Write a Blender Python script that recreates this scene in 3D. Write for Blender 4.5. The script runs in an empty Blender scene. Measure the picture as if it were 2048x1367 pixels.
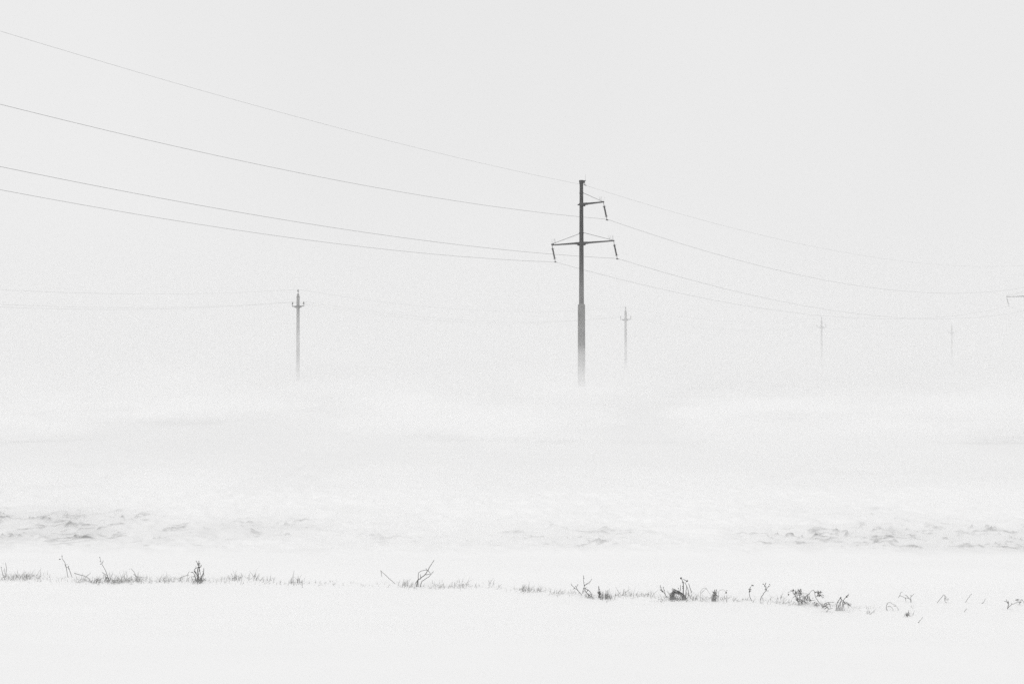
import bpy, math, random
import numpy as np
from mathutils import Vector, Matrix

random.seed(7)
RNG = np.random.default_rng(11)
C = bpy.context.scene.collection
SC = bpy.context.scene

# ------------------------------------------------------------------ camera
F = 2844.0          # focal length in photo pixels (50 mm on a 36 mm frame, 2048 px wide)
HORIZON = 717.0
EYE = 2.0
cam_data = bpy.data.cameras.new('camera')
cam_data.sensor_width = 36.0
cam_data.lens = 36.0 * F / 2048.0
cam_data.clip_start = 0.1
cam_data.clip_end = 6000.0
cam = bpy.data.objects.new('camera', cam_data)
C.objects.link(cam)
cam.location = (0, 0, EYE)
cam.rotation_euler = (math.radians(90) + math.atan((HORIZON - 683.5) / F), 0, 0)
SC.camera = cam

# ------------------------------------------------------------------ sky, sun, exposure
SUN_EL, SUN_ROT = math.radians(38), math.radians(200)
world = bpy.data.worlds.new('World')
SC.world = world
world.use_nodes = True
nt = world.node_tree
nt.nodes.clear()
sky = nt.nodes.new('ShaderNodeTexSky')
sky.sky_type = 'NISHITA'
sky.sun_disc = False
sky.sun_elevation = SUN_EL
sky.sun_rotation = SUN_ROT
bw = nt.nodes.new('ShaderNodeRGBToBW')
mixw = nt.nodes.new('ShaderNodeMix')
mixw.data_type = 'RGBA'
mixw.inputs[0].default_value = 0.96                   # overcast: nearly even cloud light
mixw.inputs[7].default_value = (8.4, 8.4, 8.4, 1)
bg = nt.nodes.new('ShaderNodeBackground')
bg.inputs[1].default_value = 0.1
wout = nt.nodes.new('ShaderNodeOutputWorld')
nt.links.new(sky.outputs[0], bw.inputs[0])
nt.links.new(bw.outputs[0], mixw.inputs[6])
tcw = nt.nodes.new('ShaderNodeTexCoord')
cl = nt.nodes.new('ShaderNodeTexNoise')               # faint tone of the cloud sheet
cl.inputs['Scale'].default_value = 3.0
cl.inputs['Detail'].default_value = 3.0
mr = nt.nodes.new('ShaderNodeMapRange')
mr.inputs[1].default_value = 0.3
mr.inputs[2].default_value = 0.7
mr.inputs[3].default_value = 0.98
mr.inputs[4].default_value = 1.02
mul = nt.nodes.new('ShaderNodeVectorMath')
mul.operation = 'SCALE'
nt.links.new(tcw.outputs['Generated'], cl.inputs['Vector'])
nt.links.new(cl.outputs[0], mr.inputs[0])
nt.links.new(mixw.outputs[2], mul.inputs[0])
nt.links.new(mr.outputs[0], mul.inputs['Scale'])
nt.links.new(mul.outputs[0], bg.inputs[0])
nt.links.new(bg.outputs[0], wout.inputs[0])

sun_data = bpy.data.lights.new('sun', 'SUN')
sun_data.energy = 0.85
sun_data.angle = math.radians(50)
sun_data.color = (1, 0.995, 0.985)
sun = bpy.data.objects.new('sun', sun_data)
C.objects.link(sun)
sun.rotation_euler = (math.pi / 2 - SUN_EL, 0, math.pi - SUN_ROT)

SC.view_settings.view_transform = 'Standard'
SC.view_settings.look = 'None'
SC.view_settings.gamma = 1.0
SC.view_settings.exposure = 0.0
SC.cycles.volume_bounces = 7
SC.cycles.max_bounces = 10
SC.cycles.diffuse_bounces = 3
SC.cycles.volume_step_rate = 0.4
SC.cycles.volume_max_steps = 256
SC.cycles.use_denoising = False


# ------------------------------------------------------------------ helpers
def tag(o, label=None, cat=None, group=None, kind=None):
    if label: o['label'] = label
    if cat: o['category'] = cat
    if group: o['group'] = group
    if kind: o['kind'] = kind
    return o


def empty(name, loc=(0, 0, 0), rz=0.0):
    o = bpy.data.objects.new(name, None)
    C.objects.link(o)
    o.location = loc
    o.rotation_euler = (0, 0, rz)
    o.empty_display_size = 0.2
    return o


def copy_tree(o, parent=None):
    c = o.copy()
    C.objects.link(c)
    if parent: c.parent = parent
    for ch in list(o.children):
        copy_tree(ch, c)
    return c


class MB:
    """collects tubes, prisms, boxes and blobs and links them as one mesh object"""
    def __init__(self):
        self.v, self.f = [], []

    def ring_tube(self, pts, radii, n=6, cap=True):
        pts = [Vector(p) for p in pts]
        if isinstance(radii, (int, float)): radii = [radii] * len(pts)
        base = len(self.v)
        up0 = None
        for i, p in enumerate(pts):
            a = pts[max(i - 1, 0)]
            b = pts[min(i + 1, len(pts) - 1)]
            t = (b - a)
            if t.length < 1e-9: t = Vector((0, 0, 1))
            t.normalize()
            if up0 is None:
                up0 = Vector((0, 1, 0)) if abs(t.y) < 0.9 else Vector((1, 0, 0))
            s = t.cross(up0)
            if s.length < 1e-4: s = t.cross(Vector((1, 0, 0.1)))
            s.normalize()
            u = s.cross(t).normalized()
            up0 = u
            for k in range(n):
                ang = 2 * math.pi * (k + 0.5) / n
                self.v.append(p + (s * math.cos(ang) + u * math.sin(ang)) * radii[i])
        for i in range(len(pts) - 1):
            for k in range(n):
                k2 = (k + 1) % n
                self.f.append((base + i * n + k, base + i * n + k2, base + (i + 1) * n + k2, base + (i + 1) * n + k))
        if cap:
            self.f.append(tuple(base + k for k in reversed(range(n))))
            self.f.append(tuple(base + (len(pts) - 1) * n + k for k in range(n)))
        return self

    def lathe(self, p0, p1, prof, n=12):
        """prof: (fraction along p0-p1, radius)"""
        p0, p1 = Vector(p0), Vector(p1)
        return self.ring_tube([p0.lerp(p1, t) for t, r in prof], [r for t, r in prof], n)

    def hexa(self, c8):
        b = len(self.v)
        self.v += [Vector(c) for c in c8]
        for q in ((3, 2, 1, 0), (4, 5, 6, 7), (0, 1, 5, 4), (1, 2, 6, 5), (2, 3, 7, 6), (3, 0, 4, 7)):
            self.f.append(tuple(b + i for i in q))
        return self

    def box(self, x0, x1, y0, y1, z0, z1):
        return self.hexa([(x0, y0, z0), (x1, y0, z0), (x1, y1, z0), (x0, y1, z0),
                          (x0, y0, z1), (x1, y0, z1), (x1, y1, z1), (x0, y1, z1)])

    def beam(self, p0, p1, w0, h0, w1, h1):
        """tapered bar along local x (w across y, h in z)"""
        p0, p1 = Vector(p0), Vector(p1)
        c = []
        for p, w, h in ((p0, w0, h0), (p1, w1, h1)):
            c.append([(p.x, p.y - w / 2, p.z - h / 2), (p.x, p.y + w / 2, p.z - h / 2),
                      (p.x, p.y + w / 2, p.z + h / 2), (p.x, p.y - w / 2, p.z + h / 2)])
        a, b = c
        if p1.x < p0.x: a, b = b, a
        i = len(self.v)
        self.v += [Vector(q) for q in a + b]
        for q in ((0, 3, 2, 1), (4, 5, 6, 7), (0, 1, 5, 4), (1, 2, 6, 5), (2, 3, 7, 6), (3, 0, 4, 7)):
            self.f.append(tuple(i + k for k in q))
        return self

    def blob(self, p, r, squash=(1, 1, 1), rough=0.25):
        b = len(self.v)
        t = (1 + 5 ** 0.5) / 2
        ico = [(-1, t, 0), (1, t, 0), (-1, -t, 0), (1, -t, 0), (0, -1, t), (0, 1, t), (0, -1, -t), (0, 1, -t),
               (t, 0, -1), (t, 0, 1), (-t, 0, -1), (-t, 0, 1)]
        for q in ico:
            d = Vector(q).normalized() * r * random.uniform(1 - rough, 1 + rough)
            self.v.append(Vector(p) + Vector((d.x * squash[0], d.y * squash[1], d.z * squash[2])))
        for q in ((0, 11, 5), (0, 5, 1), (0, 1, 7), (0, 7, 10), (0, 10, 11), (1, 5, 9), (5, 11, 4), (11, 10, 2), (10, 7, 6), (7, 1, 8),
                  (3, 9, 4), (3, 4, 2), (3, 2, 6), (3, 6, 8), (3, 8, 9), (4, 9, 5), (2, 4, 11), (6, 2, 10), (8, 6, 7), (9, 8, 1)):
            self.f.append(tuple(b + i for i in q))
        return self

    def blade(self, pts, w):
        """a thin flat leaf that tapers to its tip, two faces wide so it has a fold"""
        pts = [Vector(p) for p in pts]
        b = len(self.v)
        n = len(pts)
        side = Vector((random.uniform(-1, 1), random.uniform(-0.6, 0.6), random.uniform(-0.25, 0.25))).normalized()
        fold = Vector((0, 0.4, 0.2)) * w
        for i, p in enumerate(pts):
            k = w * (1 - (i / (n - 1)) ** 1.5) * 0.5 + 0.0003
            self.v += [p - side * k, p + fold * (k / w), p + side * k]
        for i in range(n - 1):
            a = b + i * 3
            self.f.append((a, a + 1, a + 4, a + 3))
            self.f.append((a + 1, a + 2, a + 5, a + 4))
        return self

    def build(self, name, mat, parent=None, smooth=False):
        me = bpy.data.meshes.new(name)
        me.from_pydata([tuple(v) for v in self.v], [], self.f)
        me.update()
        if smooth:
            me.polygons.foreach_set('use_smooth', [True] * len(me.polygons))
        me.materials.append(mat)
        o = bpy.data.objects.new(name, me)
        C.objects.link(o)
        if parent: o.parent = parent
        return o


def material(name, col, rough=0.8, var=0.25, scale=8.0, metallic=0.0, stretch=(1, 1, 1), bump=0.0):
    m = bpy.data.materials.new(name)
    m.use_nodes = True
    t = m.node_tree
    b = t.nodes['Principled BSDF']
    b.inputs['Roughness'].default_value = rough
    b.inputs['Metallic'].default_value = metallic
    tc = t.nodes.new('ShaderNodeTexCoord')
    mp = t.nodes.new('ShaderNodeMapping')
    mp.inputs['Scale'].default_value = stretch
    nz = t.nodes.new('ShaderNodeTexNoise')
    nz.inputs['Scale'].default_value = scale
    nz.inputs['Detail'].default_value = 6
    nz.inputs['Roughness'].default_value = 0.65
    rp = t.nodes.new('ShaderNodeValToRGB')
    rp.color_ramp.elements[0].position = 0.3
    rp.color_ramp.elements[1].position = 0.7
    rp.color_ramp.elements[0].color = tuple(c * (1 - var) for c in col) + (1,)
    rp.color_ramp.elements[1].color = tuple(c * (1 + var) for c in col) + (1,)
    t.links.new(tc.outputs['Object'], mp.inputs[0])
    t.links.new(mp.outputs[0], nz.inputs['Vector'])
    t.links.new(nz.outputs[0], rp.inputs[0])
    t.links.new(rp.outputs[0], b.inputs['Base Color'])
    if bump:
        bp = t.nodes.new('ShaderNodeBump')
        bp.inputs['Strength'].default_value = bump
        bp.inputs['Distance'].default_value = 0.02
        t.links.new(nz.outputs[0], bp.inputs['Height'])
        t.links.new(bp.outputs[0], b.inputs['Normal'])
    return m


M_SHAFT = material('weathered_steel', (0.03, 0.03, 0.03), 0.75, 0.4, 5.0, stretch=(1, 1, 0.35), bump=0.3)
M_STEEL = material('dark_steel', (0.035, 0.035, 0.036), 0.6, 0.3, 12.0)
M_INSUL = material('insulator_rubber', (0.03, 0.03, 0.03), 0.5, 0.2, 30.0)
M_WIRE = material('aged_wire', (0.05, 0.05, 0.05), 0.6, 0.2, 3.0)
M_CONC = material('dark_wet_concrete', (0.15, 0.15, 0.147), 0.9, 0.3, 6.0, stretch=(1, 1, 0.4), bump=0.4)
M_PORC = material('glazed_porcelain', (0.07, 0.07, 0.07), 0.3, 0.2, 20.0)
M_WEED = material('dark_dry_stem', (0.035, 0.034, 0.033), 0.9, 0.4, 60.0)
M_TWIG = material('grey_twig', (0.11, 0.108, 0.105), 0.9, 0.4, 60.0)
M_STRAW = material('dry_straw', (0.13, 0.128, 0.12), 0.9, 0.4, 40.0)


# ------------------------------------------------------------------ numpy noise
def _perlin(x, y, seed):
    r = np.random.default_rng(seed)
    perm = r.permutation(512)
    ang = r.random(512) * 2 * np.pi
    gx, gy = np.cos(ang), np.sin(ang)
    xi, yi = np.floor(x).astype(np.int64), np.floor(y).astype(np.int64)
    xf, yf = x - xi, y - yi
    def g(ix, iy, dx, dy):
        h = perm[(perm[ix & 511] + iy) & 511]
        return gx[h] * dx + gy[h] * dy
    u = xf ** 3 * (xf * (xf * 6 - 15) + 10)
    v = yf ** 3 * (yf * (yf * 6 - 15) + 10)
    a = g(xi, yi, xf, yf) * (1 - u) + g(xi + 1, yi, xf - 1, yf) * u
    b = g(xi, yi + 1, xf, yf - 1) * (1 - u) + g(xi + 1, yi + 1, xf - 1, yf - 1) * u
    return (a * (1 - v) + b * v) * 1.4


def fbm(x, y, seed, octaves=4, gain=0.5, ridged=False):
    s = np.zeros_like(x)
    amp, fr, tot = 1.0, 1.0, 0.0
    for o in range(octaves):
        n = _perlin(x * fr + 17.3 * o, y * fr - 9.1 * o, seed + o)
        if ridged: n = 1 - 2 * np.abs(n)
        s += n * amp
        tot += amp
        amp *= gain
        fr *= 2.03
    return s / tot


def sstep(a, b, x):
    t = np.clip((x - a) / (b - a), 0, 1)
    return t * t * (3 - 2 * t)


def gauss(x, y, cx, cy, sx, sy):
    return np.exp(-((x - cx) / sx) ** 2 - ((y - cy) / sy) ** 2)


# ------------------------------------------------------------------ snow field (one sheet, ploughed clods breaking through)
def snow_height(X, Y):
    """height and bare-soil cover of the field"""
    X = np.asarray(X, float)
    Y = np.asarray(Y, float)
    near = sstep(2, 8, Y)
    base = 0.05 * fbm(X / 6.0, Y / 3.0, 3, 3) * sstep(7, 20, Y) + 0.015 * fbm(X / 1.2, Y / 0.7, 5, 3) * near
    # snow drifts of the open field
    base += 0.05 * fbm(X / 22.0, Y / 14.0, 8, 2) * sstep(24, 60, Y)
    # a low bank of smooth drifted snow between the weeds and the furrows
    base += 0.05 * sstep(12.2, 13.4, Y) * (1 - sstep(14.2, 15.4, Y))
    # exposure of the ploughed strip
    Mx = (1.0 * gauss(X, Y, -5.45, 16.6, 0.36, 1.4) + 1.0 * gauss(X, Y, -4.78, 16.4, 0.36, 1.4)
          + 0.55 * gauss(X, Y, -3.6, 15.7, 0.8, 1.5) + 0.35 * gauss(X, Y, -2.6, 17.0, 1.0, 1.2)
          + 0.35 * gauss(X, Y, -0.9, 15.8, 1.3, 1.4) + 0.75 * gauss(X, Y, 0.7, 15.7, 0.75, 1.2)
          + 0.5 * gauss(X, Y, 3.1, 15.4, 0.8, 1.1) + 0.9 * gauss(X, Y, 4.2, 15.4, 0.9, 1.2)
          + 0.95 * gauss(X, Y, 5.5, 15.2, 0.9, 1.3) + 0.3 * gauss(X, Y, 4.2, 18.3, 1.2, 1.5)
          + 0.8 * gauss(X, Y, -7.0, 16.5, 1.2, 1.5) + 0.8 * gauss(X, Y, 7.6, 15.5, 1.0, 1.5)
          + 0.4 * gauss(X, Y, -6.0, 18.0, 1.4, 1.0))
    Mx *= 0.75 + 0.7 * fbm(X / 1.1, Y / 2.0, 21, 3)
    edge = 18.85 + 0.12 * fbm(X / 0.8, Y * 0, 121, 3)
    cut = sstep(-2.6, -0.8, X)
    strip = sstep(13.9, 14.6, Y) * ((1 - cut) * (1 - sstep(edge, edge + 0.18, Y)) + cut * (1 - sstep(18.5, 23.0, Y)))
    Mx = np.clip(Mx, 0, 1) * strip
    k = sstep(13.8, 15.0, Y) * (1 - 0.75 * sstep(18.5, 30.0, Y))
    wx = X + 0.10 * fbm(X / 0.3, Y / 0.5, 101, 2)
    wy = Y + 0.20 * fbm(X / 0.3, Y / 0.5, 111, 2)
    low = fbm(wx / 0.55, wy / 1.1, 31, 3, 0.5, True)           # crests of the turned clods
    high = fbm(wx / 0.13, wy / 0.30, 41, 3, 0.55, True)
    patch = fbm(X / 0.7, Y / 0.8, 131, 3)
    e = 0.62 * low + 0.62 * high - 1.06 + 0.34 * Mx + 0.30 * patch   # where a crest breaks through the snow
    cover = sstep(0.0, 0.14, e - 0.13) * sstep(0.06, 0.5, Mx)
    # thin dark seams along the crests, where the snow has sagged off the turned edge
    seam = np.zeros_like(X)
    for sc, sd_, th in ((0.50, 141, 0.90), (0.26, 151, 0.925), (0.80, 161, 0.935)):
        n_ = 1 - np.abs(fbm(wx / sc, wy / (sc * 1.5), sd_, 3, 0.5))
        on = sstep(-0.02, 0.32, fbm(X / (sc * 1.1), Y / (sc * 1.3), sd_ + 5, 2) - 0.28 + 0.42 * Mx)
        seam = np.maximum(seam, sstep(th, th + 0.07, n_ + 0.05 * high) * on)
    seam = seam * sstep(0.05, 0.35, Mx)
    snow = base + k * (0.066 * low + 0.014 * high)
    z = snow + k * (cover * (0.014 + 0.018 * high) + 0.014 * seam)
    cover = np.maximum(cover, seam)
    cover = cover * (0.55 + 0.45 * sstep(0.35, 0.85, Mx)) * (0.42 + 0.46 * sstep(-0.25, 0.35, fbm(X / 0.07, Y / 0.12, 61, 3)))
    # thinly dusted soil shows as a grey cast in the same places, wind-scoured streaks further out
    veil = 0.21 * Mx ** 1.1 * (0.8 + 0.6 * fbm(X / 0.35, Y / 0.7, 71, 4))
    veil = veil + 0.05 * strip * sstep(-0.2, 0.5, fbm(X / 1.4, Y / 0.8, 75, 3)) * (1 - cut * 0.6)
    far = sstep(19, 24, Y) * (1 - sstep(70, 130, Y))
    streak = sstep(0.05, 0.55, fbm((X - 0.5 * Y * 0.3) / 7.0, Y / 6.5, 81, 4) + 0.32 * sstep(2, 14, X) + 0.12 * sstep(-6, -14, X) - 0.16)
    veil = veil + 0.06 * far + 0.17 * far * streak * (0.6 + 1.1 * fbm(X / 0.5, Y / 1.1, 91, 4))
    return z, np.clip(np.maximum(cover, veil), 0, 1)


def axis(parts):
    out = []
    for a, b, st in parts:
        out.append(np.linspace(a, b, max(2, int(round((b - a) / st)) + 1))[:-1])
    out.append([parts[-1][1]])
    return np.concatenate(out)


gx = axis([(-1500, -300, 150), (-300, -60, 20), (-60, -20, 2.5), (-20, -8.4, 0.4), (-8.4, 8.4, 0.024), (8.4, 20, 0.4),
           (20, 60, 2.5), (60, 300, 20), (300, 1500, 150)])
gy = axis([(-60, -4, 8), (-4, 6, 0.8), (6, 11, 0.12), (11, 13.6, 0.06), (13.6, 21.5, 0.03), (21.5, 32, 0.12), (32, 70, 0.5),
           (70, 140, 2.5), (140, 400, 20), (400, 2400, 200)])
GX, GY = np.meshgrid(gx, gy)
GZ, GS = snow_height(GX, GY)
nx, ny = len(gx), len(gy)
co = np.stack([GX.ravel(), GY.ravel(), GZ.ravel()], 1).astype(np.float32)
idx = np.arange(nx * ny).reshape(ny, nx)
quads = np.stack([idx[:-1, :-1].ravel(), idx[:-1, 1:].ravel(), idx[1:, 1:].ravel(), idx[1:, :-1].ravel()], 1).astype(np.int32)
me = bpy.data.meshes.new('snow_field')
me.vertices.add(len(co))
me.vertices.foreach_set('co', co.ravel())
me.loops.add(quads.size)
me.loops.foreach_set('vertex_index', quads.ravel())
me.polygons.add(len(quads))
me.polygons.foreach_set('loop_start', np.arange(0, quads.size, 4, dtype=np.int32))
me.polygons.foreach_set('use_smooth', np.ones(len(quads), dtype=bool))
me.update(calc_edges=True)
at = me.attributes.new('soil_cover', 'FLOAT', 'POINT')
at.data.foreach_set('value', GS.ravel().astype(np.float32))

m = bpy.data.materials.new('snow_over_ploughed_soil')
m.use_nodes = True
t = m.node_tree
b = t.nodes['Principled BSDF']
b.inputs['Roughness'].default_value = 0.75
b.inputs['Specular IOR Level'].default_value = 0.25
a_ = t.nodes.new('ShaderNodeAttribute')
a_.attribute_name = 'soil_cover'
mx = t.nodes.new('ShaderNodeMix')
mx.data_type = 'RGBA'
mx.inputs[6].default_value = (0.90, 0.90, 0.90, 1)
mx.inputs[7].default_value = (0.045, 0.045, 0.044, 1)
tc = t.nodes.new('ShaderNodeTexCoord')
nz = t.nodes.new('ShaderNodeTexNoise')
nz.inputs['Scale'].default_value = 40
nz.inputs['Detail'].default_value = 5
bp = t.nodes.new('ShaderNodeBump')
bp.inputs['Strength'].default_value = 0.15
bp.inputs['Distance'].default_value = 0.01
t.links.new(tc.outputs['Object'], nz.inputs['Vector'])
t.links.new(nz.outputs[0], bp.inputs['Height'])
t.links.new(bp.outputs[0], b.inputs['Normal'])
t.links.new(a_.outputs['Fac'], mx.inputs[0])
t.links.new(mx.outputs[2], b.inputs['Base Color'])
me.materials.append(m)
ground = bpy.data.objects.new('ground', me)
C.objects.link(ground)
tag(ground, 'white snow blown over a ploughed field with dark clods showing through', 'ground', kind='structure')


def ground_z(x, y):
    i = min(max(int(np.searchsorted(gx, x)), 1), nx - 1)
    j = min(max(int(np.searchsorted(gy, y)), 1), ny - 1)
    u = (x - gx[i - 1]) / (gx[i] - gx[i - 1])
    v = (y - gy[j - 1]) / (gy[j] - gy[j - 1])
    return float((GZ[j - 1, i - 1] * (1 - u) + GZ[j - 1, i] * u) * (1 - v) + (GZ[j, i - 1] * (1 - u) + GZ[j, i] * u) * v)


# ------------------------------------------------------------------ the tall transmission poles
def make_tower(loc, rz):
    """local +x runs out along the right-hand arms, +y along the line"""
    root = empty('transmission_pole', loc, rz)
    zl, zu, zt = 10.12, 12.86, 14.55
    MB().lathe((0, 0, -0.4), (0, 0, 5.85), [(0, .262), (.97, .256), (.985, .256), (1, .20)], 16).build('base_sleeve', M_CONC, root)
    MB().lathe((0, 0, 5.6), (0, 0, 14.30), [(0, .178), (.5, .155), (1, .128)], 12).build('shaft', M_SHAFT, root)
    # head with a bracket for the ground wire
    hd = MB()
    hd.lathe((0, 0, 14.27), (0, 0, zt), [(0, .15), (.4, .152), (.42, .165), (1, .168)], 12)
    hd.hexa([(.12, -.05, 14.30), (.30, -.05, 14.46), (.30, .05, 14.46), (.12, .05, 14.30),
             (.12, -.05, 14.52), (.36, -.05, 14.52), (.36, .05, 14.52), (.12, .05, 14.52)])
    hdo = hd.build('head_bracket', M_STEEL, root)
    gc = MB()
    gc.ring_tube([(.26, 0, 14.46), (.30, 0, 14.20)], .022, 6)
    gc.ring_tube([(.30, -.12, 14.19), (.30, .16, 14.18)], [.018, .028], 6)
    gc.build('ground_wire_clamp', M_STEEL, root)
    MB().ring_tube([(.33, 0, 14.5), (.345, 0, 14.95)], [.007, .004], 5).build('lightning_spike', M_STEEL, root)
    sw = Vector((.30, 0, -1.22))                     # the strings swing out with the wind
    for L, z, zb in ((1.85, zu, 13.64), (2.69, zl, 10.86), (-2.54, zl, 10.80)):
        s = 1 if L > 0 else -1
        top = z > 11
        r0 = .145 if top else .165
        arm = MB()
        arm.beam((s * .08, 0, z), (s * (r0 + .35), 0, z + .01), .20, .17, .17, .15)
        arm.beam((s * (r0 + .351), 0, z + .01), (L, 0, z + (.04 if s > 0 else -.01)), .15, .125, .09, .075)
        arm.beam((L - s * .16, 0, z + .05), (L + s * .05, 0, z + .04), .05, .10, .05, .08)
        if top: arm.beam((-.08, 0, z), (-.31, 0, z - .02), .12, .12, .06, .07)
        arm.box(s * r0 if s > 0 else s * r0 - .14, s * r0 + .14 if s > 0 else s * r0, -.07, .07, z - .16, z - .083)
        arm.build('crossarm', M_STEEL, root)
        br = MB()
        br.ring_tube([(s * .13, 0, zb), (s * .22, 0, zb - .02), (L - s * .10, 0, z + .09)], [.024, .015, .013], 6)
        br.build('brace_rod', M_STEEL, root)
        tip = Vector((L, 0, z - .02))
        end = tip + sw
        p = lambda k: tip.lerp(end, k)
        ins = MB()
        prof = [(0, .045), (.02, .05)]
        n = 17
        for i in range(n):
            c = .03 + .94 * i / n
            prof += [(c, .045), (c + .012, .076 if i % 2 == 0 else .066), (c + .026, .045)]
        prof += [(.975, .05), (1, .045)]
        ins.lathe(p(.17), p(.80), prof, 10)
        inso = ins.build('insulator', M_INSUL, root)
        for k, d in ((.235, 1), (.80, -1)):
            c = p(k)
            rings = MB()
            rings.ring_tube([c + Vector((-.13, 0, .05 * d)), c + Vector((-.06, 0, -.03 * d)), c, c + Vector((.07, 0, .0)), c + Vector((.13, 0, .06))], .010, 5)
            rings.build('arcing_horn', M_STEEL, inso)
        lk = MB()
        lk.ring_tube([tip + Vector((0, 0, .05)), p(.18)], .018, 6)
        lk.build('link_rod', M_STEEL, inso)
        lk = MB()
        lk.ring_tube([p(.79), p(.985)], .020, 6)
        lk.build('link_rod', M_STEEL, inso)
        cl = MB()
        cl.ring_tube([end + Vector((0, -.13, -.005)), end + Vector((0, 0, .02)), end + Vector((0, .13, -.005))], [.026, .045, .026], 8)
        cl.build('wire_clamp', M_STEEL, inso)
        sp = MB()
        rs = random.Random(int(L * 100))
        for i in range(6):
            x0 = L - s * (.02 + .07 * i)
            sp.ring_tube([(x0, 0, z + .07), (x0 + rs.uniform(-.12, .12), rs.uniform(-.1, .1), z + .42)], [.0045, .003], 4)
        sp.build('bird_spikes', M_STEEL, root)
    for z, r in ((zu, .150), (zl, .170), (13.64, .142), (10.85, .165)):
        h = .09 if z in (zu, zl) else .035
        MB().lathe((0, 0, z - h), (0, 0, z + h), [(0, r), (.1, r + .012), (.9, r + .012), (1, r)], 12).build('clamp_band', M_STEEL, root)
    return root


N = Vector((0.8, -0.6, 0))
RZ = math.atan2(-0.6, 0.8)
T1 = Vector(((1163 - 1024) / F * 100, 100, 0))
T2 = Vector(((2053 - 1024) / F * 185, 185, 0))
tower = make_tower((T1.x, T1.y, 0), RZ)
tag(tower, 'tall dark transmission pole with three crossarms and a thick base sleeve in mid field', 'power pole', 'tall transmission poles')
tower2 = copy_tree(tower)
tower2.location = (T2.x, T2.y, 0)
tag(tower2, 'distant transmission pole at the right edge, only one crossarm and its hanging insulator in view', 'power pole', 'tall transmission poles')

# wires of the tall line: local attachment points, fitted slope and curvature on the near side
phi = math.radians(34)
dl = Vector((-math.sin(phi), -math.cos(phi), 0))
WIRES = [
    ('thin ground wire strung from the very top of the tall transmission pole', (0.30, 14.18), (-0.0002, 0.000736), 0.000728, 0.0045),
    ('conductor hanging from the single top crossarm of the tall transmission pole', (2.15, 11.68), (-0.0398, 0.001097), 0.00103, 0.0076),
    ('conductor hanging from the right lower crossarm of the tall transmission pole', (2.99, 8.92), (-0.0340, 0.000998), 0.00103, 0.0076),
    ('lowest conductor, hanging from the left lower crossarm of the tall transmission pole', (-2.24, 8.885), (-0.0374, 0.001095), 0.00099, 0.0074),
]
for label, (lx, z0), (a1, b1), br, r in WIRES:
    p1 = Vector((T1.x, T1.y, 0)) + N * lx
    p2 = Vector((T2.x, T2.y, 0)) + N * lx
    pts = []
    for i in range(40, 0, -1):
        s = 92.0 * i / 40
        q = p1 + dl * s
        pts.append((q.x, q.y, z0 + a1 * s + b1 * s * s))
    L = (p2 - p1).length
    for i in range(0, 49):
        k = i / 48
        q = p1.lerp(p2, k)
        pts.append((q.x, q.y, z0 - br * L * L * k * (1 - k)))
    d2 = (p2 - p1).normalized()
    for i in range(1, 15):
        s = 45.0 * i / 14
        q = p2 + d2 * s
        pts.append((q.x, q.y, z0 - br * s * (L - s)))
    o = MB().ring_tube(pts, r, 6).build('overhead_wire', M_WIRE)
    tag(o, label, 'wire', 'wires of the tall transmission line')

# ------------------------------------------------------------------ the low line of concrete poles behind
SN = Vector((0.794, -0.608, 0))
SRZ = math.atan2(-0.608, 0.794)
S1 = Vector(((596 - 1024) / F * 130, 130, 0))
SD = Vector((33.45, 43.7, 0))


def make_pole(loc, rz):
    root = empty('concrete_pole', loc, rz)
    po = MB()
    w0, w1 = .125, .098
    def sq(w, z): return [(-w, -w, z), (w, -w, z), (w, w, z), (-w, w, z)]
    po.hexa(sq(w0, -.4) + sq(w1, 7.70))
    po.hexa(sq(w1 - .002, 7.702) + sq(.045, 7.98))
    po.build('post', M_CONC, root)
    ar = MB()
    for s in (-1, 1):
        ar.beam((s * (w1 + .01), 0, 6.80), (s * .78, 0, 6.80), .07, .085, .07, .07)
        ar.hexa([(s * (w1 + .01), -.02, 6.58), (s * (w1 + .012), .02, 6.58), (s * .52, .02, 6.74), (s * .52, -.02, 6.74),
                 (s * (w1 + .01), -.02, 6.755), (s * (w1 + .012), .02, 6.755), (s * .52, .02, 6.755), (s * .52, -.02, 6.755)])
    ar.box(-.13, .13, -.13, .13, 6.70, 6.86)
    ar.build('crossarm', M_STEEL, root)
    for x, z in ((-.73, 6.84), (.73, 6.84), (0, 7.97)):
        i = MB()
        i.lathe((x, 0, z), (x, 0, z + .36), [(0, .022), (.35, .022), (.36, .075), (.5, .05), (.52, .085), (.7, .06), (.72, .07), (.9, .045), (1, .03)], 10)
        i.build('insulator', M_PORC, root)
    MB().box(-.11, .11, -.112, .112, 7.60, 7.67).build('top_band', M_STEEL, root)
    return root


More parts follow.
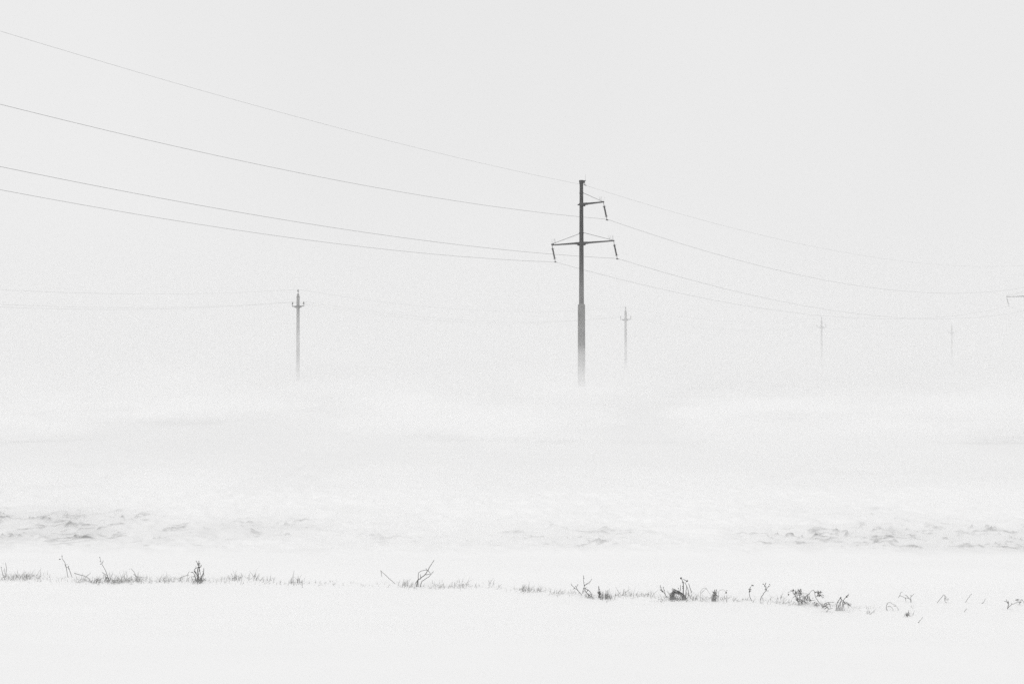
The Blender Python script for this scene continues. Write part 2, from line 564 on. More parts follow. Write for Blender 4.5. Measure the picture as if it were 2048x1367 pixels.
pole = make_pole((S1.x, S1.y, 0), SRZ)
plabels = ['concrete pole with one short crossarm, leftmost and nearest of the low line',
           'low concrete pole with one short crossarm just behind the tall transmission pole',
           'faint concrete pole right of the tall pole, third along the low line',
           'faintest concrete pole, far right and almost lost in the blowing snow']
for i in range(4):
    o = pole if i == 0 else copy_tree(pole)
    q = S1 + SD * i
    o.location = (q.x, q.y, 0)
    tag(o, plabels[i], 'power pole', 'low line of concrete poles')
for lx, z0, label in ((-.73, 7.21, 'thin wire on the left crossarm insulators of the low concrete poles'),
                      (.73, 7.21, 'thin wire on the right crossarm insulators of the low concrete poles'),
                      (0, 8.34, 'thin wire on the pole-top insulators of the low concrete poles')):
    pts = []
    for i in range(-1, 5):
        for k in range(20):
            kk = k / 20
            q = S1 + SN * lx + SD * (i + kk)
            sag = 1.35 if lx < 0 else 1.22
            pts.append((q.x, q.y, z0 - 4 * sag * kk * (1 - kk)))
    o = MB().ring_tube(pts, .0039, 5).build('overhead_wire', M_WIRE)
    tag(o, label, 'wire', 'wires of the low concrete pole line')


# ------------------------------------------------------------------ weeds and grass at the field edge
def depth_of(py):
    return EYE * F / (py - HORIZON)


def conv(zoom, pts):
    ox, oy, s = zoom
    return [(ox + x / s, oy + y / s) for x, y in pts]


def smooth_line(pts, n=4, ten=0.25):
    """cardinal spline through the given points"""
    P = [Vector((p[0], p[1], 0)) for p in pts]
    if len(P) < 3: return [(p.x, p.y) for p in P]
    out = []
    for i in range(len(P) - 1):
        p0, p1, p2, p3 = P[max(i - 1, 0)], P[i], P[i + 1], P[min(i + 2, len(P) - 1)]
        for k in range(n):
            t_ = k / n
            a, b = (p2 - p0) * ten, (p3 - p1) * ten
            if i == 0: a = (p2 - p1) * 2 * ten
            q = p1 * (2 * t_ ** 3 - 3 * t_ ** 2 + 1) + a * (t_ ** 3 - 2 * t_ ** 2 + t_) + p2 * (3 * t_ ** 2 - 2 * t_ ** 3) + b * (t_ ** 3 - t_ ** 2)
            out.append((q.x, q.y))
    out.append((P[-1].x, P[-1].y))
    return out


def plant(name, label, cat, zoom, base, stems, heads=(), r=0.0026, mat=None, group=None, tangle=None, hr=0.9, leaf=None):
    """stems and heads in plan units read off the photo, stood up at the plant's own depth with real thickness.
    base: (x, y) of its foot.  tangle: (x0, x1, y0, y1, count) extra crossing stems at the foot"""
    (bx, by), = conv(zoom, [base])
    d = depth_of(by)
    k = d / F
    X0 = (bx - 1024) * k
    z0 = ground_z(X0, d)
    root = empty(name, (X0, d, z0))
    tag(root, label, cat, group)
    rnd = random.Random(label)
    ten = 0.5 if name in ('arching_weed', 'drooping_weed', 'arched_stem', 'curled_weed') else 0.22
    mat = mat or M_WEED
    st = MB()
    ends = []
    for line in stems:
        w = 1.0
        if isinstance(line, tuple): line, w = line
        px = smooth_line(conv(zoom, line), ten=ten)
        yo = rnd.uniform(-.05, .05)
        dy = rnd.uniform(-.02, .02)
        pts = []
        for i, (x, y) in enumerate(px):
            pts.append(((x - bx) * k, yo * min(1, (by - y) * k / .08) + dy * i / len(px), (by - y) * k + rnd.uniform(-.003, .003)))
        if px[0][1] > by - 5: pts.insert(0, (pts[0][0], pts[0][1], pts[0][2] - .04))
        n = len(pts)
        st.ring_tube(pts, [r * w * (1.1 - .6 * i / (n - 1)) for i in range(n)], 5)
    if tangle:
        x0, x1, y0, y1, cnt = tangle
        for i in range(cnt):
            xa = rnd.uniform(x0, x1); xb = xa + rnd.uniform(-.35, .35) * (x1 - x0)
            (ax, ay), (cx, cy) = conv(zoom, [(xa, y1), (xb, y0 + rnd.random() ** 1.5 * (y1 - y0))])
            yo = rnd.uniform(-.08, .08)
            pm = ((ax + cx) / 2 + rnd.uniform(-3, 3), (ay + cy) / 2)
            pts = [((q[0] - bx) * k, yo + rnd.uniform(-.02, .02), (by - q[1]) * k) for q in ((ax, ay + 4), (ax, ay), pm, (cx, cy))]
            st.ring_tube(pts, [r * .8, r * .8, r * .7, r * .35], 4)
    st.build('stem', mat, root)
    if heads:
        for h in heads:
            hb = MB()
            (x, y), = conv(zoom, [h[:2]])
            rr = (h[2] / zoom[2] * k if len(h) > 2 else .0065) * hr
            c = Vector(((x - bx) * k, rnd.uniform(-.02, .02), (by - y) * k))
            for j in range(3):
                hb.blob(c + Vector((rnd.uniform(-.5, .5), rnd.uniform(-.5, .5), rnd.uniform(-.5, .5))) * rr, rr * rnd.uniform(.6, .85), (1, 1, rnd.uniform(.8, 1.3)))
            hb.build('seed_head', mat, root)
    if leaf:
        lb = MB()
        for x0, x1, y0, y1, cnt, ln in leaf:
            for i in range(cnt):
                (x, y), = conv(zoom, [(rnd.uniform(x0, x1), rnd.uniform(y0, y1))])
                c = Vector(((x - bx) * k, rnd.uniform(-.05, .05), (by - y) * k))
                a = rnd.uniform(0, 6.28)
                dv = Vector((math.cos(a), rnd.uniform(-.5, .5), math.sin(a) * .8)) * ln * rnd.uniform(.5, 1.2)
                lb.blade([c, c + dv * .5 + Vector((0, 0, rnd.uniform(-.2, .3) * ln)), c + dv], .010 * rnd.uniform(.5, 1.3))
        lb.build('dry_leaves', mat, root)
    return root


Z1 = (350, 1100, 15.19)
plant('dry_shrub', 'dark knotty shrub with berries, darkest and tallest plant in the left half', 'shrub', Z1, (745, 1010),
      [([(745, 1000), (735, 770), (730, 640), (745, 570), (775, 490), (770, 360)], 1.5), [(775, 560), (810, 540), (835, 490)],
       ([(740, 1000), (710, 840), (650, 760), (600, 700), (600, 640), (640, 600), (740, 570)], 1.1), [(720, 540), (690, 500), (660, 450), (620, 380)],
       [(690, 500), (705, 450)], [(600, 705), (525, 700)], ([(790, 1000), (820, 850), (860, 740), (870, 620)], 1.3), [(860, 760), (885, 830)],
       ([(660, 1000), (620, 850), (570, 750)], 1.2), [(620, 850), (540, 855)], [(700, 740), (690, 680), (645, 640)], [(770, 560), (790, 690), (810, 800)]],
      [(705, 455, 16), (690, 500, 12), (660, 545, 14), (640, 600, 16), (645, 645, 14), (735, 770, 16), (740, 680, 17), (760, 460, 14), (745, 580, 22),
       (775, 500, 16), (730, 640, 16), (820, 830, 18), (860, 690, 12), (885, 830, 12)], tangle=(590, 900, 820, 1010, 38), r=.0036)
plant('forked_twig', 'forked twig leaning right just left of the dark knotty shrub', 'twig', Z1, (150, 930),
      [([(150, 915), (230, 870), (300, 860), (375, 835), (435, 710)], 1.2), [(375, 835), (420, 840)], [(405, 780), (450, 830)]], mat=M_TWIG)
Z5 = (0, 1000, 3.938)
plant('weed_stalk', 'pair of tall thin weed stalks, left one topped by a small fork', 'weed', Z5, (545, 625),
      [[(540, 620), (515, 520), (490, 480), (495, 455)], [(490, 480), (475, 485)], [(575, 625), (560, 550), (540, 540), (528, 520)]],
      [(477, 484, 5), (495, 457, 4), (530, 525, 4), (545, 542, 6), (555, 556, 6)], mat=M_TWIG, group='weeds at the field edge')
plant('weed_stalk', 'tall weed stalk leaning left out of the densest grass', 'weed', Z5, (860, 645),
      [[(865, 640), (830, 560), (800, 510), (785, 460)], [(800, 510), (805, 490)], [(845, 600), (810, 575)]],
      [(786, 462, 4), (790, 490, 4), (802, 508, 4)], mat=M_TWIG, group='weeds at the field edge')
plant('weed_stalk', 'bent weed arching right beyond the densest grass, left of the dark shrub', 'weed', Z5, (1085, 650),
      [[(1085, 650), (1060, 590), (1025, 550)], [(1060, 590), (1090, 610), (1150, 620)]], [(1026, 550, 3)], mat=M_TWIG, group='weeds at the field edge')
plant('crossed_sticks', 'two thin sticks crossing low in the grass left of the tall leaning stalk', 'twig', Z5, (720, 650),
      [[(600, 575), (690, 610), (720, 645)], [(685, 610), (730, 575)]], mat=M_TWIG)
plant('weed_stalk', 'upright twin weed stalks at the left edge of the picture', 'weed', Z5, (40, 640),
      [[(42, 635), (45, 560), (35, 510)], [(38, 620), (20, 540)], [(45, 570), (50, 545)]], [(35, 512, 3), (20, 540, 4)], mat=M_TWIG, group='weeds at the field edge')
Z8 = (750, 1100, 12.05)
plant('fallen_branch', 'grey forked branch slanting up to the right out of the snow', 'branch', Z8, (1010, 880),
      [([(1000, 880), (1040, 720), (1100, 680), (1220, 580), (1280, 480), (1340, 370), (1430, 230)], 1.6), ([(1040, 880), (1040, 720), (1050, 550), (1190, 495), (1280, 480)], 1.1),
       [(1280, 480), (1350, 560)], ([(1100, 850), (1140, 740), (1340, 590), (1430, 480)], 1.2), [(1220, 610), (1340, 590)], ([(1040, 720), (980, 800), (960, 860)], 1.2),
       [(1100, 690), (1095, 590)], [(1250, 470), (1240, 410)]], mat=M_TWIG, r=.0029)
plant('leaning_stick', 'single pale stick leaning left, just left of the grey forked branch', 'twig', Z8, (480, 830), [[(490, 830), (240, 600), (140, 500)], [(150, 520), (170, 660)]], mat=M_STRAW)
Z11 = (1120, 1120, 13.67)
plant('berry_twig', 'slender twig with berries leaning left beside the beaded weed', 'weed', Z11, (590, 930),
      [[(590, 930), (470, 780), (390, 730), (320, 660), (295, 620)], [(470, 780), (440, 700), (425, 680)], [(460, 690), (485, 630)], [(390, 735), (350, 760)]],
      [(315, 660, 11), (380, 725, 15), (425, 685, 17), (445, 712, 14), (485, 632, 12)], r=.0026)
plant('beaded_weed', 'zigzag weed with beaded seed stems rising upright above a bent stalk', 'weed', Z11, (860, 1000),
      [[(870, 990), (840, 860), (760, 790), (660, 740), (660, 680), (640, 540), (640, 390)], [(660, 690), (740, 630), (790, 605), (870, 505)],
       ([(810, 990), (730, 860), (650, 740)], 1.1), ([(880, 990), (770, 900), (650, 780)], 1.1), [(650, 740), (630, 820), (600, 900)], [(680, 740), (715, 700)]],
      [(645, 420, 13), (655, 475, 14), (638, 540, 10), (650, 580, 12), (668, 665, 12), (790, 608, 12), (828, 558, 9), (740, 635, 9), (645, 825, 20), (750, 810, 24), (685, 750, 14), (750, 990, 22)],
      r=.0028, tangle=(740, 930, 900, 1010, 8))
plant('spike_weed', 'short dark spike shaped weed between the beaded weed and thin grass', 'weed', Z11, (1065, 1000),
      [([(1065, 995), (1070, 860), (1060, 710)], 2.0)], [(1060, 730, 14), (1063, 780, 22), (1072, 840, 28), (1050, 875, 30), (1095, 880, 24), (1068, 920, 32), (1070, 970, 26)],
      tangle=(1020, 1290, 760, 1040, 26), r=.0026)
Z15 = (1290, 1120, 11.38)
arcs = []
ar_r = random.Random(5)
for i in range(13):
    o1, o2, o3 = ar_r.uniform(-25, 60), ar_r.uniform(0, 130), ar_r.uniform(-60, 40)
    arcs.append([(590 + o1, 870), (595 + o1, 760), (600 + o1 * 1.2, 690 + o2 * .5), (690 + o3, 630 + o2 * .6), (800 + o3, 680 + o2 * .5), (870 + o3, 770), (880 + o3, 860)])
plant('arching_weed', 'dark arching weed clump with round seed heads on tall stems', 'weed', Z15, (740, 870),
      arcs + [([(850, 860), (850, 640), (850, 470), (820, 385)], 1.8), [(850, 470), (905, 490)], [(920, 860), (920, 710), (940, 560), (905, 490), (955, 440)],
              [(985, 760), (950, 590), (920, 530)], [(1050, 700), (1000, 560), (975, 480)], [(790, 640), (785, 500)], [(770, 690), (750, 600)], [(940, 440), (850, 390)]],
      [(820, 380, 24), (955, 440, 20), (750, 600, 14), (850, 560, 12), (845, 480, 12), (855, 600, 14)], r=.0027, tangle=(590, 900, 680, 870, 30))
plant('berry_twig', 'small weed with a knot of seed heads leaning left of the arching clump', 'weed', Z15, (490, 820),
      [[(490, 815), (400, 680), (350, 600), (345, 550)], [(470, 800), (430, 660), (405, 590)], [(400, 690), (330, 650)]],
      [(365, 670, 24), (410, 600, 14), (345, 552, 10), (350, 640, 14), (390, 690, 18), (430, 650, 12), (365, 605, 12)], r=.0026)
plant('bent_grass_clump', 'pale hatched clump of bent grass leaning right of the arching weed', 'grass clump', Z15, (1580, 890),
      [([(1260, 850), (1270, 690), (1310, 630), (1380, 600), (1500, 760), (1510, 850)], .6), ([(1270, 700), (1340, 620), (1400, 570)], .7)] +
      [[(1510 + 12 * i, 860), (1530 + 9 * i, 740), (1570 + 9 * i + ar_r.uniform(-15, 15), 600 + ar_r.uniform(0, 90))] for i in range(9)] +
      [[(1540 + ar_r.uniform(-20, 60), 650 + 20 * i), (1660 + ar_r.uniform(-20, 10), 780 + 10 * i)] for i in range(6)], mat=M_TWIG, r=.0024)
plant('drooping_weed', 'single thin stem arching over to a drooping seed head', 'weed', Z15, (1660, 880), [[(1655, 870), (1655, 640), (1760, 605), (1825, 690)]], [(1835, 690, 22), (1850, 640, 12)], mat=M_STRAW, r=.0015)
Z19 = (1480, 1140, 19.53)
plant('seed_head_weed', 'narrow upright weed with clustered heads, left one of two standing alone', 'weed', Z19, (430, 1130),
      [[(430, 1120), (375, 990), (360, 850), (385, 690), (440, 600), (470, 510)], [(320, 685), (390, 690)], [(370, 790), (370, 625)]],
      [(470, 510, 34), (370, 625, 22), (392, 690, 28), (360, 800, 30), (365, 760, 20), (325, 680, 14), (385, 735, 18)], r=.0026)
plant('seed_head_weed', 'open branching weed with five small heads, right one of two standing alone', 'weed', Z19, (770, 1110),
      [[(770, 1110), (810, 960), (870, 870), (900, 800), (970, 710), (1020, 600), (1140, 520)], [(970, 710), (940, 580), (900, 500)], [(975, 720), (1060, 745)], [(960, 560), (990, 500), (995, 450)]],
      [(900, 498, 28), (948, 552, 28), (995, 450, 20), (1142, 500, 22), (1060, 740, 24), (1010, 750, 20), (1080, 560, 18), (1020, 600, 18)], r=.0028)
Z21 = (1570, 1150, 12.8)
plant('withered_bush', 'low withered leafy bush in the right half, left of the pronged weed', 'bush', Z21, (400, 720),
      [[(330, 720), (360, 560), (330, 400)], [(340, 700), (300, 560), (210, 430), (180, 350)], [(420, 720), (520, 560), (600, 460)], [(220, 420), (300, 420)], [(400, 700), (380, 520), (430, 400)]],
      [(520, 570, 22), (300, 600, 18), (85, 470, 26), (210, 450, 16)], mat=M_TWIG, r=.0026, leaf=[(260, 420, 370, 640, 46, .035), (440, 620, 460, 640, 40, .035), (160, 260, 360, 470, 10, .03)])
plant('withered_bush', 'bent leafy stem curling down beside the low withered bush', 'bush', Z21, (950, 780),
      [[(950, 780), (870, 690), (800, 580), (780, 440), (750, 390), (690, 430), (620, 520)], [(770, 400), (820, 390), (870, 440)]],
      [(770, 430, 22), (695, 560, 14)], mat=M_TWIG, r=.0026, leaf=[(820, 910, 400, 540, 26, .03), (730, 850, 690, 770, 16, .03)])
plant('withered_weed', 'curved withered stems lying low right of the curling leafy stem', 'weed', Z21, (1040, 910),
      [[(1040, 905), (1110, 840), (1060, 800), (960, 770)], [(1110, 840), (1200, 800)], [(960, 700), (1080, 650), (1230, 660)], [(1010, 690), (1100, 680), (1120, 780)], [(1080, 660), (1140, 720)]],
      [(1065, 805, 20), (1110, 838, 16), (990, 780, 22), (1225, 660, 12)], mat=M_TWIG, r=.0026, leaf=[(950, 1080, 750, 820, 12, .03)])
plant('pronged_weed', 'dark pronged weed of stiff leaning stems with one knobbly arm to the right', 'weed', Z21, (1400, 880),
      [([(1285, 880), (1330, 690), (1390, 600), (1410, 550)], 1.2), ([(1370, 880), (1385, 680), (1400, 560)], 1.1), ([(1400, 860), (1410, 750), (1470, 640)], 1.2),
       [(1500, 880), (1475, 650), (1560, 530), (1630, 460)], [(1340, 860), (1370, 700), (1430, 590)], [(1310, 840), (1350, 660)], [(1450, 870), (1440, 700), (1470, 630)], [(1425, 860), (1450, 740)]],
      [(1410, 552, 26), (1470, 630, 22), (1560, 530, 26), (1595, 490, 18), (1345, 660, 16), (1430, 590, 18), (1380, 620, 14), (1460, 670, 18)], r=.0027, leaf=[(1520, 1640, 680, 750, 16, .03)])
Z25 = (1730, 1160, 12.05)
plant('arched_stem', 'thin arched stem curving over the snow, left of the antler twig', 'weed', Z25, (500, 710),
      [[(510, 700), (500, 630), (530, 560), (580, 520), (660, 560), (740, 610), (790, 700)], [(510, 610), (560, 595), (610, 630), (650, 690)], [(680, 600), (720, 620)]],
      [(530, 565, 12), (650, 692, 12), (790, 702, 9), (720, 615, 12), (520, 695, 14)], mat=M_TWIG, r=.0022)
plant('antler_twig', 'antler shaped bare twig branching to the left above a dark tuft', 'twig', Z25, (1085, 500),
      [[(1085, 500), (1090, 440), (1030, 405), (960, 395), (840, 350), (840, 280), (890, 250)], [(1090, 440), (1110, 380), (1210, 310)], [(1110, 380), (1115, 330)], [(1030, 400), (960, 330), (890, 290)],
       [(965, 395), (965, 490)], [(840, 350), (805, 410)]], mat=M_TWIG, r=.0026)
plant('curled_weed', 'thin stem curling over to a ragged drooping head, right of the antler twig', 'weed', Z25, (1720, 510),
      [[(1715, 515), (1850, 390), (1910, 340), (1970, 400), (1985, 450)], [(1880, 380), (1900, 460), (1940, 520)], [(1910, 345), (1930, 420)]],
      [(1970, 410, 12), (1950, 440, 16), (1985, 450, 12), (1940, 510, 16), (1900, 400, 14)], mat=M_TWIG, r=.0022)
Z29 = (1850, 1160, 10.34)
plant('lone_stick', 'longest of the lone slanting sticks, with a bead at its tip', 'twig', Z29, (820, 440), [[(815, 440), (870, 340), (925, 255)]], [(925, 256, 11)], mat=M_STRAW, r=.0022, group='lone sticks in the snow')
plant('lone_stick', 'short thick stick slanting right, below the longest lone stick', 'twig', Z29, (785, 635), [([(782, 640), (825, 560)], 1.3)], mat=M_TWIG, r=.0024, group='lone sticks in the snow')
plant('lone_stick', 'short stick with a tiny hooked foot between the beaded stick and the forked stem', 'twig', Z29, (1180, 460), [[(1160, 450), (1190, 450), (1245, 370)]], mat=M_STRAW, r=.0026, group='lone sticks in the snow')
plant('lone_stick', 'faint slanting stick lowest in the snow, right of the dark tuft', 'twig', Z25, (1260, 1000), [[(1258, 1000), (1310, 930), (1360, 870)]], mat=M_STRAW, r=.0024, group='lone sticks in the snow')
plant('forked_weed', 'forked V shaped weed near the right edge of the picture', 'weed', Z29, (1680, 570),
      [[(1680, 565), (1690, 440), (1595, 395)], [(1690, 450), (1645, 360)], [(1680, 560), (1740, 480), (1830, 425)], [(1690, 440), (1715, 420), (1725, 500)]], [(1775, 465, 12), (1700, 435, 10)], mat=M_TWIG, r=.003)
plant('seed_tuft', 'small ragged seed tuft beside the forked stem at the right edge', 'weed', Z29, (1930, 500), [[(1930, 500), (1930, 440)]],
      [(1890, 400, 14), (1940, 430, 14), (1900, 440, 10)], mat=M_TWIG, r=.0022, leaf=[(1870, 2000, 380, 470, 20, .02)])


# grass: separate tufts that stand apart are things, the thin fringe between them is one sheet of stuff
def grass_blades(mb, px, by, hw, h, n, ox=0.0, oy=0.0, oz=0.0, rnd=random, w=.0034, wild=1.0):
    for i in range(n):
        x = px + rnd.gauss(0, .5) * hw
        y = by + rnd.gauss(0, 2.2)
        d = depth_of(y)
        k = d / F
        X = (x - 1024) * k
        z = ground_z(X, d) - .015
        hh = h * k * (.25 + .9 * rnd.random() ** 1.8) * max(.35, 1 - .35 * abs(x - px) / hw) + .012
        az = rnd.uniform(0, 6.28)
        tilt = abs(rnd.gauss(0, .55)) * wild
        dx, dy = math.cos(az) * tilt + .12, math.sin(az) * tilt
        droop = rnd.random() ** 2 * .9 * wild
        kink = rnd.random() < .3
        pts = []
        for j in range(6):
            u = j / 5
            if kink and u > .55:
                r_ = .55 + (u - .55) * 1.6
                zz = hh * (.55 - (u - .55) * rnd.uniform(.1, .7))
            else:
                r_ = u + droop * u * u
                zz = hh * (u - droop * .55 * u * u)
            pts.append((X - ox + dx * hh * r_ + rnd.uniform(-.0012, .0012), d - oy + dy * hh * r_, z - oz + zz))
        mb.blade(pts, w * rnd.uniform(.55, 1.3))


rg = random.Random(3)
fringe = MB()
FR = [(12, 1159, 18, 20, 22), (52, 1160, 22, 24, 64), (75, 1158, 16, 18, 30), (30, 1160, 25, 14, 34), (120, 1163, 20, 8, 8), (165, 1164, 26, 14, 64), (230, 1166, 25, 22, 80),
      (250, 1163, 18, 26, 24), (270, 1164, 22, 18, 76), (300, 1163, 20, 10, 20), (330, 1164, 24, 14, 70), (360, 1164, 22, 12, 50), (430, 1164, 25, 8, 22),
      (520, 1163, 16, 20, 14), (545, 1166, 22, 14, 14), (640, 1169, 30, 10, 16), (675, 1172, 25, 8, 10), (755, 1172, 25, 10, 8), (865, 1175, 22, 8, 22), (885, 1173, 20, 16, 20),
      (920, 1172, 30, 14, 60), (950, 1172, 22, 10, 18), (985, 1174, 18, 14, 14), (1040, 1178, 22, 12, 20), (1110, 1186, 24, 12, 24), (1140, 1184, 22, 9, 18),
      (1175, 1186, 26, 10, 24), (1258, 1186, 22, 18, 20), (1290, 1188, 26, 17, 24), (1320, 1200, 22, 10, 18), (1300, 1202, 26, 8, 14), (1385, 1192, 24, 18, 30), (1445, 1192, 26, 12, 22),
      (1470, 1194, 20, 10, 10), (1535, 1196, 22, 12, 12), (1560, 1196, 18, 12, 16), (1590, 1205, 24, 9, 14), (1640, 1208, 20, 8, 10)]
FR += [(200, 1165, 40, 12, 40), (290, 1165, 40, 12, 40), (385, 1165, 20, 12, 24), (475, 1163, 45, 9, 30), (600, 1169, 40, 10, 24), (1060, 1181, 40, 14, 40), (1120, 1186, 40, 11, 34),
       (1195, 1192, 40, 14, 40), (1270, 1190, 50, 14, 50), (1350, 1196, 45, 12, 50), (1420, 1195, 40, 14, 40), (1500, 1198, 40, 10, 26), (1570, 1202, 40, 12, 34), (1650, 1212, 40, 10, 26), (1720, 1214, 25, 8, 12)]
def row_y(px):
    return float(np.interp(px, [0, 300, 620, 1000, 1200, 1450, 1600, 1760], [1162, 1165, 1169, 1175, 1189, 1196, 1206, 1218]))
for px in range(0, 1760, 16):
    if rg.random() < .8: FR.append((px + rg.uniform(-8, 8), row_y(px), 22, rg.uniform(6, 13), rg.randint(5, 20) if px < 600 or px > 860 else rg.randint(3, 9)))
for px, by, hw, h, n in FR:
    grass_blades(fringe, px, by, hw, h, int(n * 1.25), rnd=rg)
fo = fringe.build('dry_grass', M_STRAW)
tag(fo, 'thin fringe of dry grass along the edge of the snowy field', 'grass', kind='stuff')

TUFTS = [('dense dark grass tuft at the foot of the crossed sticks', 192, 1166, 15, 15, 62, M_WEED), ('grass tuft around the foot of the tall leaning stalk', 218, 1163, 12, 22, 44, M_WEED),
         ('ragged grass tuft right of the dark knotty shrub', 470, 1162, 20, 18, 46, M_TWIG), ('grass tuft with upright blades right of the ragged tuft', 508, 1161, 14, 22, 24, M_TWIG),
         ('pale feathery grass tuft standing alone, left of centre', 590, 1168, 14, 26, 36, M_STRAW), ('rounded grass tuft just left of the grey forked branch', 812, 1172, 15, 18, 48, M_STRAW),
         ('short upright grass spike standing alone, right of centre', 978, 1168, 2, 22, 8, M_TWIG), ('low grass tuft left of the berry twig', 1050, 1180, 14, 20, 34, M_TWIG),
         ('leaning grass tuft with two long blades left of the berry twig', 1078, 1182, 7, 26, 14, M_TWIG), ('thin leaning grass tuft right of the dark spike weed', 1216, 1196, 11, 26, 30, M_TWIG),
         ('dark grass tuft half buried below the antler twig', 1813, 1229, 9, 15, 42, M_WEED), ('faint grass tuft half buried left of the arched stem', 1738, 1224, 9, 13, 18, M_STRAW),
         ('small grass tuft under the antler twig, above the dark buried tuft', 1820, 1212, 6, 9, 12, M_STRAW)]
for label, px, by, hw, h, n, mt in TUFTS:
    d = depth_of(by)
    X = (px - 1024) * d / F
    gz = ground_z(X, d)
    mb = MB()
    grass_blades(mb, px, by, hw, h, n, X, d, gz, rnd=rg, w=.0038, wild=.8)
    o = mb.build('grass_tuft', mt)
    o.location = (X, d, gz)
    tag(o, label, 'grass tuft', 'grass tufts along the field edge')


# ------------------------------------------------------------------ the air: even haze, and a bank of blowing ground snow
def volume_box(name, x0, x1, y0, y1, z0, z1):
    o = MB().box(x0, x1, y0, y1, z0, z1).build(name, bpy.data.materials.new(name))
    mm = o.data.materials[0]
    mm.use_nodes = True
    tt = mm.node_tree
    tt.nodes.clear()
    out = tt.nodes.new('ShaderNodeOutputMaterial')
    pv = tt.nodes.new('ShaderNodeVolumePrincipled')
    pv.inputs['Color'].default_value = (0.93, 0.93, 0.93, 1)
    tt.links.new(pv.outputs[0], out.inputs['Volume'])
    return o, tt, pv


hz, tt, pv = volume_box('haze', -1600, 1600, -70, 2500, -1.5, 17.0)
pv.inputs['Density'].default_value = 0.0006
tag(hz, 'pale winter haze filling the air over the field', 'haze', kind='stuff')

bs, tt, pv = volume_box('blowing_snow', -130, 130, 34, 330, -0.5, 16.0)
tag(bs, 'bank of blowing snow sweeping low across the field', 'blowing snow', kind='stuff')


def math_node(op, a=None, b=None, c=None):
    n_ = tt.nodes.new('ShaderNodeMath')
    n_.operation = op
    for i, v in enumerate((a, b, c)):
        if v is None: continue
        if isinstance(v, (int, float)): n_.inputs[i].default_value = v
        else: tt.links.new(v, n_.inputs[i])
    return n_.outputs[0]


def ramp(v, a, b):
    n_ = tt.nodes.new('ShaderNodeMapRange')
    n_.interpolation_type = 'SMOOTHSTEP'
    n_.inputs[1].default_value = a
    n_.inputs[2].default_value = b
    tt.links.new(v, n_.inputs[0])
    return n_.outputs[0]


geo = tt.nodes.new('ShaderNodeNewGeometry')
sep = tt.nodes.new('ShaderNodeSeparateXYZ')
tt.links.new(geo.outputs['Position'], sep.inputs[0])
PX, PY, PZ = sep.outputs
zc = math_node('MAXIMUM', PZ, 0.0)
near_ramp = ramp(PY, 36, 98)
layer = math_node('POWER', math_node('MAXIMUM', math_node('SUBTRACT', 1.0, math_node('DIVIDE', zc, 10.0)), 0.0), 1.8)
lay_a = math_node('MULTIPLY', math_node('MULTIPLY', layer, math_node('MULTIPLY', near_ramp, math_node('SUBTRACT', 1.0, math_node('MULTIPLY', ramp(PY, 102, 135), 0.5)))), 0.0245)
nzn = tt.nodes.new('ShaderNodeTexNoise')
nzn.inputs['Scale'].default_value = 1.0
nzn.inputs['Detail'].default_value = 2.0
mpn = tt.nodes.new('ShaderNodeMapping')
mpn.inputs['Scale'].default_value = (0.10, 0.06, 0.45)
mpn.inputs['Rotation'].default_value = (0, 0, 0.5)
tt.links.new(geo.outputs['Position'], mpn.inputs[0])
tt.links.new(mpn.outputs[0], nzn.inputs['Vector'])
wisp = ramp(nzn.outputs[0], 0.36, 0.64)
wisp = math_node('ADD', math_node('MULTIPLY', wisp, 1.6), 0.2)
lay_b = math_node('MULTIPLY', math_node('EXPONENT', math_node('DIVIDE', zc, -0.6)), math_node('MULTIPLY', ramp(PY, 38, 90), 0.05))
far = math_node('MULTIPLY', ramp(PY, 102, 150), 0.0042)
far = math_node('MULTIPLY', far, math_node('SUBTRACT', 1.0, ramp(PZ, 11.0, 15.5)))
dens = math_node('ADD', math_node('MULTIPLY', math_node('ADD', lay_a, lay_b), wisp), far)
tt.links.new(dens, pv.inputs['Density'])

# plumes of ground drift over the near field, long across the wind and soft edged
gd, tt, pv = volume_box('ground_drift', -34, 34, 21.5, 78, -0.4, 4.0)
pv.inputs['Color'].default_value = (0.995, 0.995, 0.995, 1)
tag(gd, 'soft plumes of drifting snow rolling over the open field before the poles', 'blowing snow', kind='stuff')
geo = tt.nodes.new('ShaderNodeNewGeometry')
sep = tt.nodes.new('ShaderNodeSeparateXYZ')
tt.links.new(geo.outputs['Position'], sep.inputs[0])
PX, PY, PZ = sep.outputs
zc = math_node('MAXIMUM', PZ, 0.0)
npl = tt.nodes.new('ShaderNodeTexNoise')
npl.inputs['Scale'].default_value = 1.0
npl.inputs['Detail'].default_value = 4.0
npl.inputs['Roughness'].default_value = 0.55
npl.inputs['Distortion'].default_value = 0.5
mpl = tt.nodes.new('ShaderNodeMapping')
mpl.inputs['Scale'].default_value = (0.20, 0.085, 0.75)
mpl.inputs['Rotation'].default_value = (0, 0.34, -0.5)
tt.links.new(geo.outputs['Position'], mpl.inputs[0])
tt.links.new(mpl.outputs[0], npl.inputs['Vector'])
plume = ramp(npl.outputs[0], 0.48, 0.62)
pl_h = math_node('EXPONENT', math_node('DIVIDE', zc, -0.7))
pl_h = math_node('MULTIPLY', pl_h, math_node('SUBTRACT', 1.0, ramp(PZ, 2.5, 3.9)))
pl_y = math_node('MULTIPLY', ramp(PY, 22, 30), math_node('SUBTRACT', 1.0, ramp(PY, 48, 77)))
tt.links.new(math_node('MULTIPLY', math_node('MULTIPLY', plume, pl_h), math_node('MULTIPLY', pl_y, 0.22)), pv.inputs['Density'])

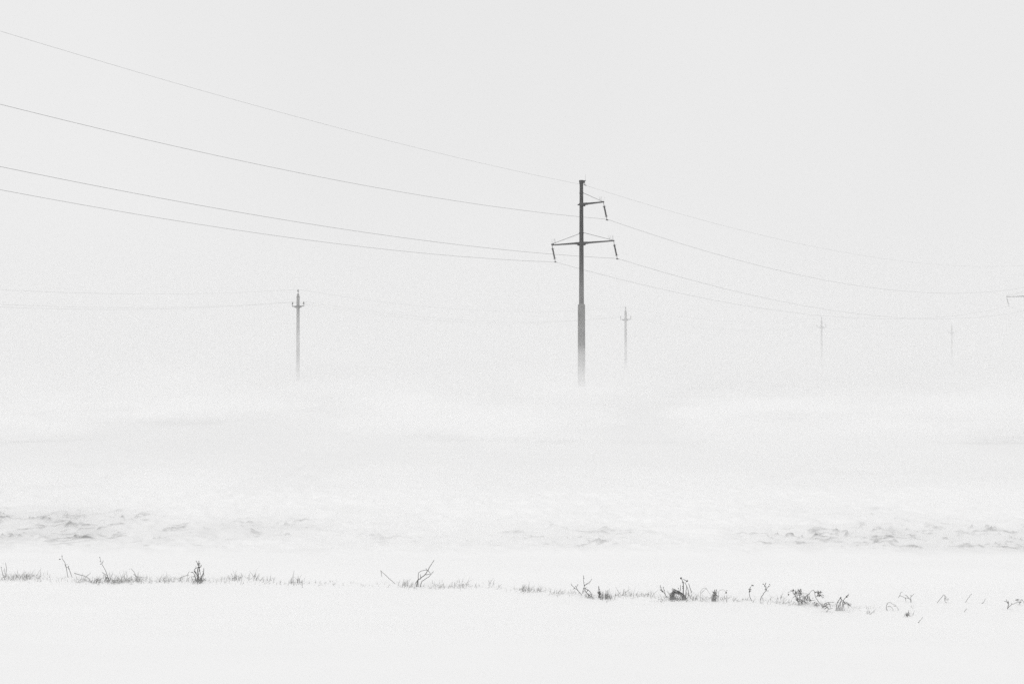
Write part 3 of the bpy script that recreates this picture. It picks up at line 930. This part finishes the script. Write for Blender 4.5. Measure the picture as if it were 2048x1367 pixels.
# spindrift creeping over the snow among the weeds and over the clods
sd, tt, pv = volume_box('spindrift', -13, 13, 9.6, 26.5, -0.3, 0.60)
pv.inputs['Color'].default_value = (0.985, 0.985, 0.985, 1)
tag(sd, 'thin spindrift of loose snow creeping along the ground among weeds and clods', 'blowing snow', kind='stuff')
geo = tt.nodes.new('ShaderNodeNewGeometry')
sep = tt.nodes.new('ShaderNodeSeparateXYZ')
tt.links.new(geo.outputs['Position'], sep.inputs[0])
PX, PY, PZ = sep.outputs
nzn = tt.nodes.new('ShaderNodeTexNoise')
nzn.inputs['Scale'].default_value = 0.9
nzn.inputs['Detail'].default_value = 3.0
tt.links.new(geo.outputs['Position'], nzn.inputs['Vector'])
puff = math_node('ADD', math_node('MULTIPLY', ramp(nzn.outputs[0], 0.35, 0.68), 1.8), 0.25)
creep = math_node('EXPONENT', math_node('DIVIDE', math_node('MAXIMUM', PZ, -0.02), -0.05))
ends = math_node('MULTIPLY', ramp(PY, 9.7, 10.6), math_node('SUBTRACT', 1.0, ramp(PY, 13.2, 14.1)))
near_d = math_node('MULTIPLY', math_node('MULTIPLY', creep, ends), math_node('MULTIPLY', puff, 0.9))
np2 = tt.nodes.new('ShaderNodeTexNoise')
np2.inputs['Scale'].default_value = 1.0
np2.inputs['Detail'].default_value = 4.0
np2.inputs['Distortion'].default_value = 0.5
mp2 = tt.nodes.new('ShaderNodeMapping')
mp2.inputs['Scale'].default_value = (0.42, 0.24, 1.2)
mp2.inputs['Rotation'].default_value = (0, 0.08, -0.5)
tt.links.new(geo.outputs['Position'], mp2.inputs[0])
tt.links.new(mp2.outputs[0], np2.inputs['Vector'])
drift = math_node('ADD', ramp(np2.outputs[0], 0.46, 0.66), 0.12)
drift_h = math_node('EXPONENT', math_node('DIVIDE', math_node('MAXIMUM', PZ, -0.02), -0.16))
ends2 = math_node('MULTIPLY', ramp(PY, 14.0, 15.0), math_node('SUBTRACT', 1.0, ramp(PY, 22.0, 26.0)))
far_d = math_node('MULTIPLY', math_node('MULTIPLY', drift, drift_h), math_node('MULTIPLY', ends2, 1.0))
tt.links.new(math_node('ADD', near_d, far_d), pv.inputs['Density'])
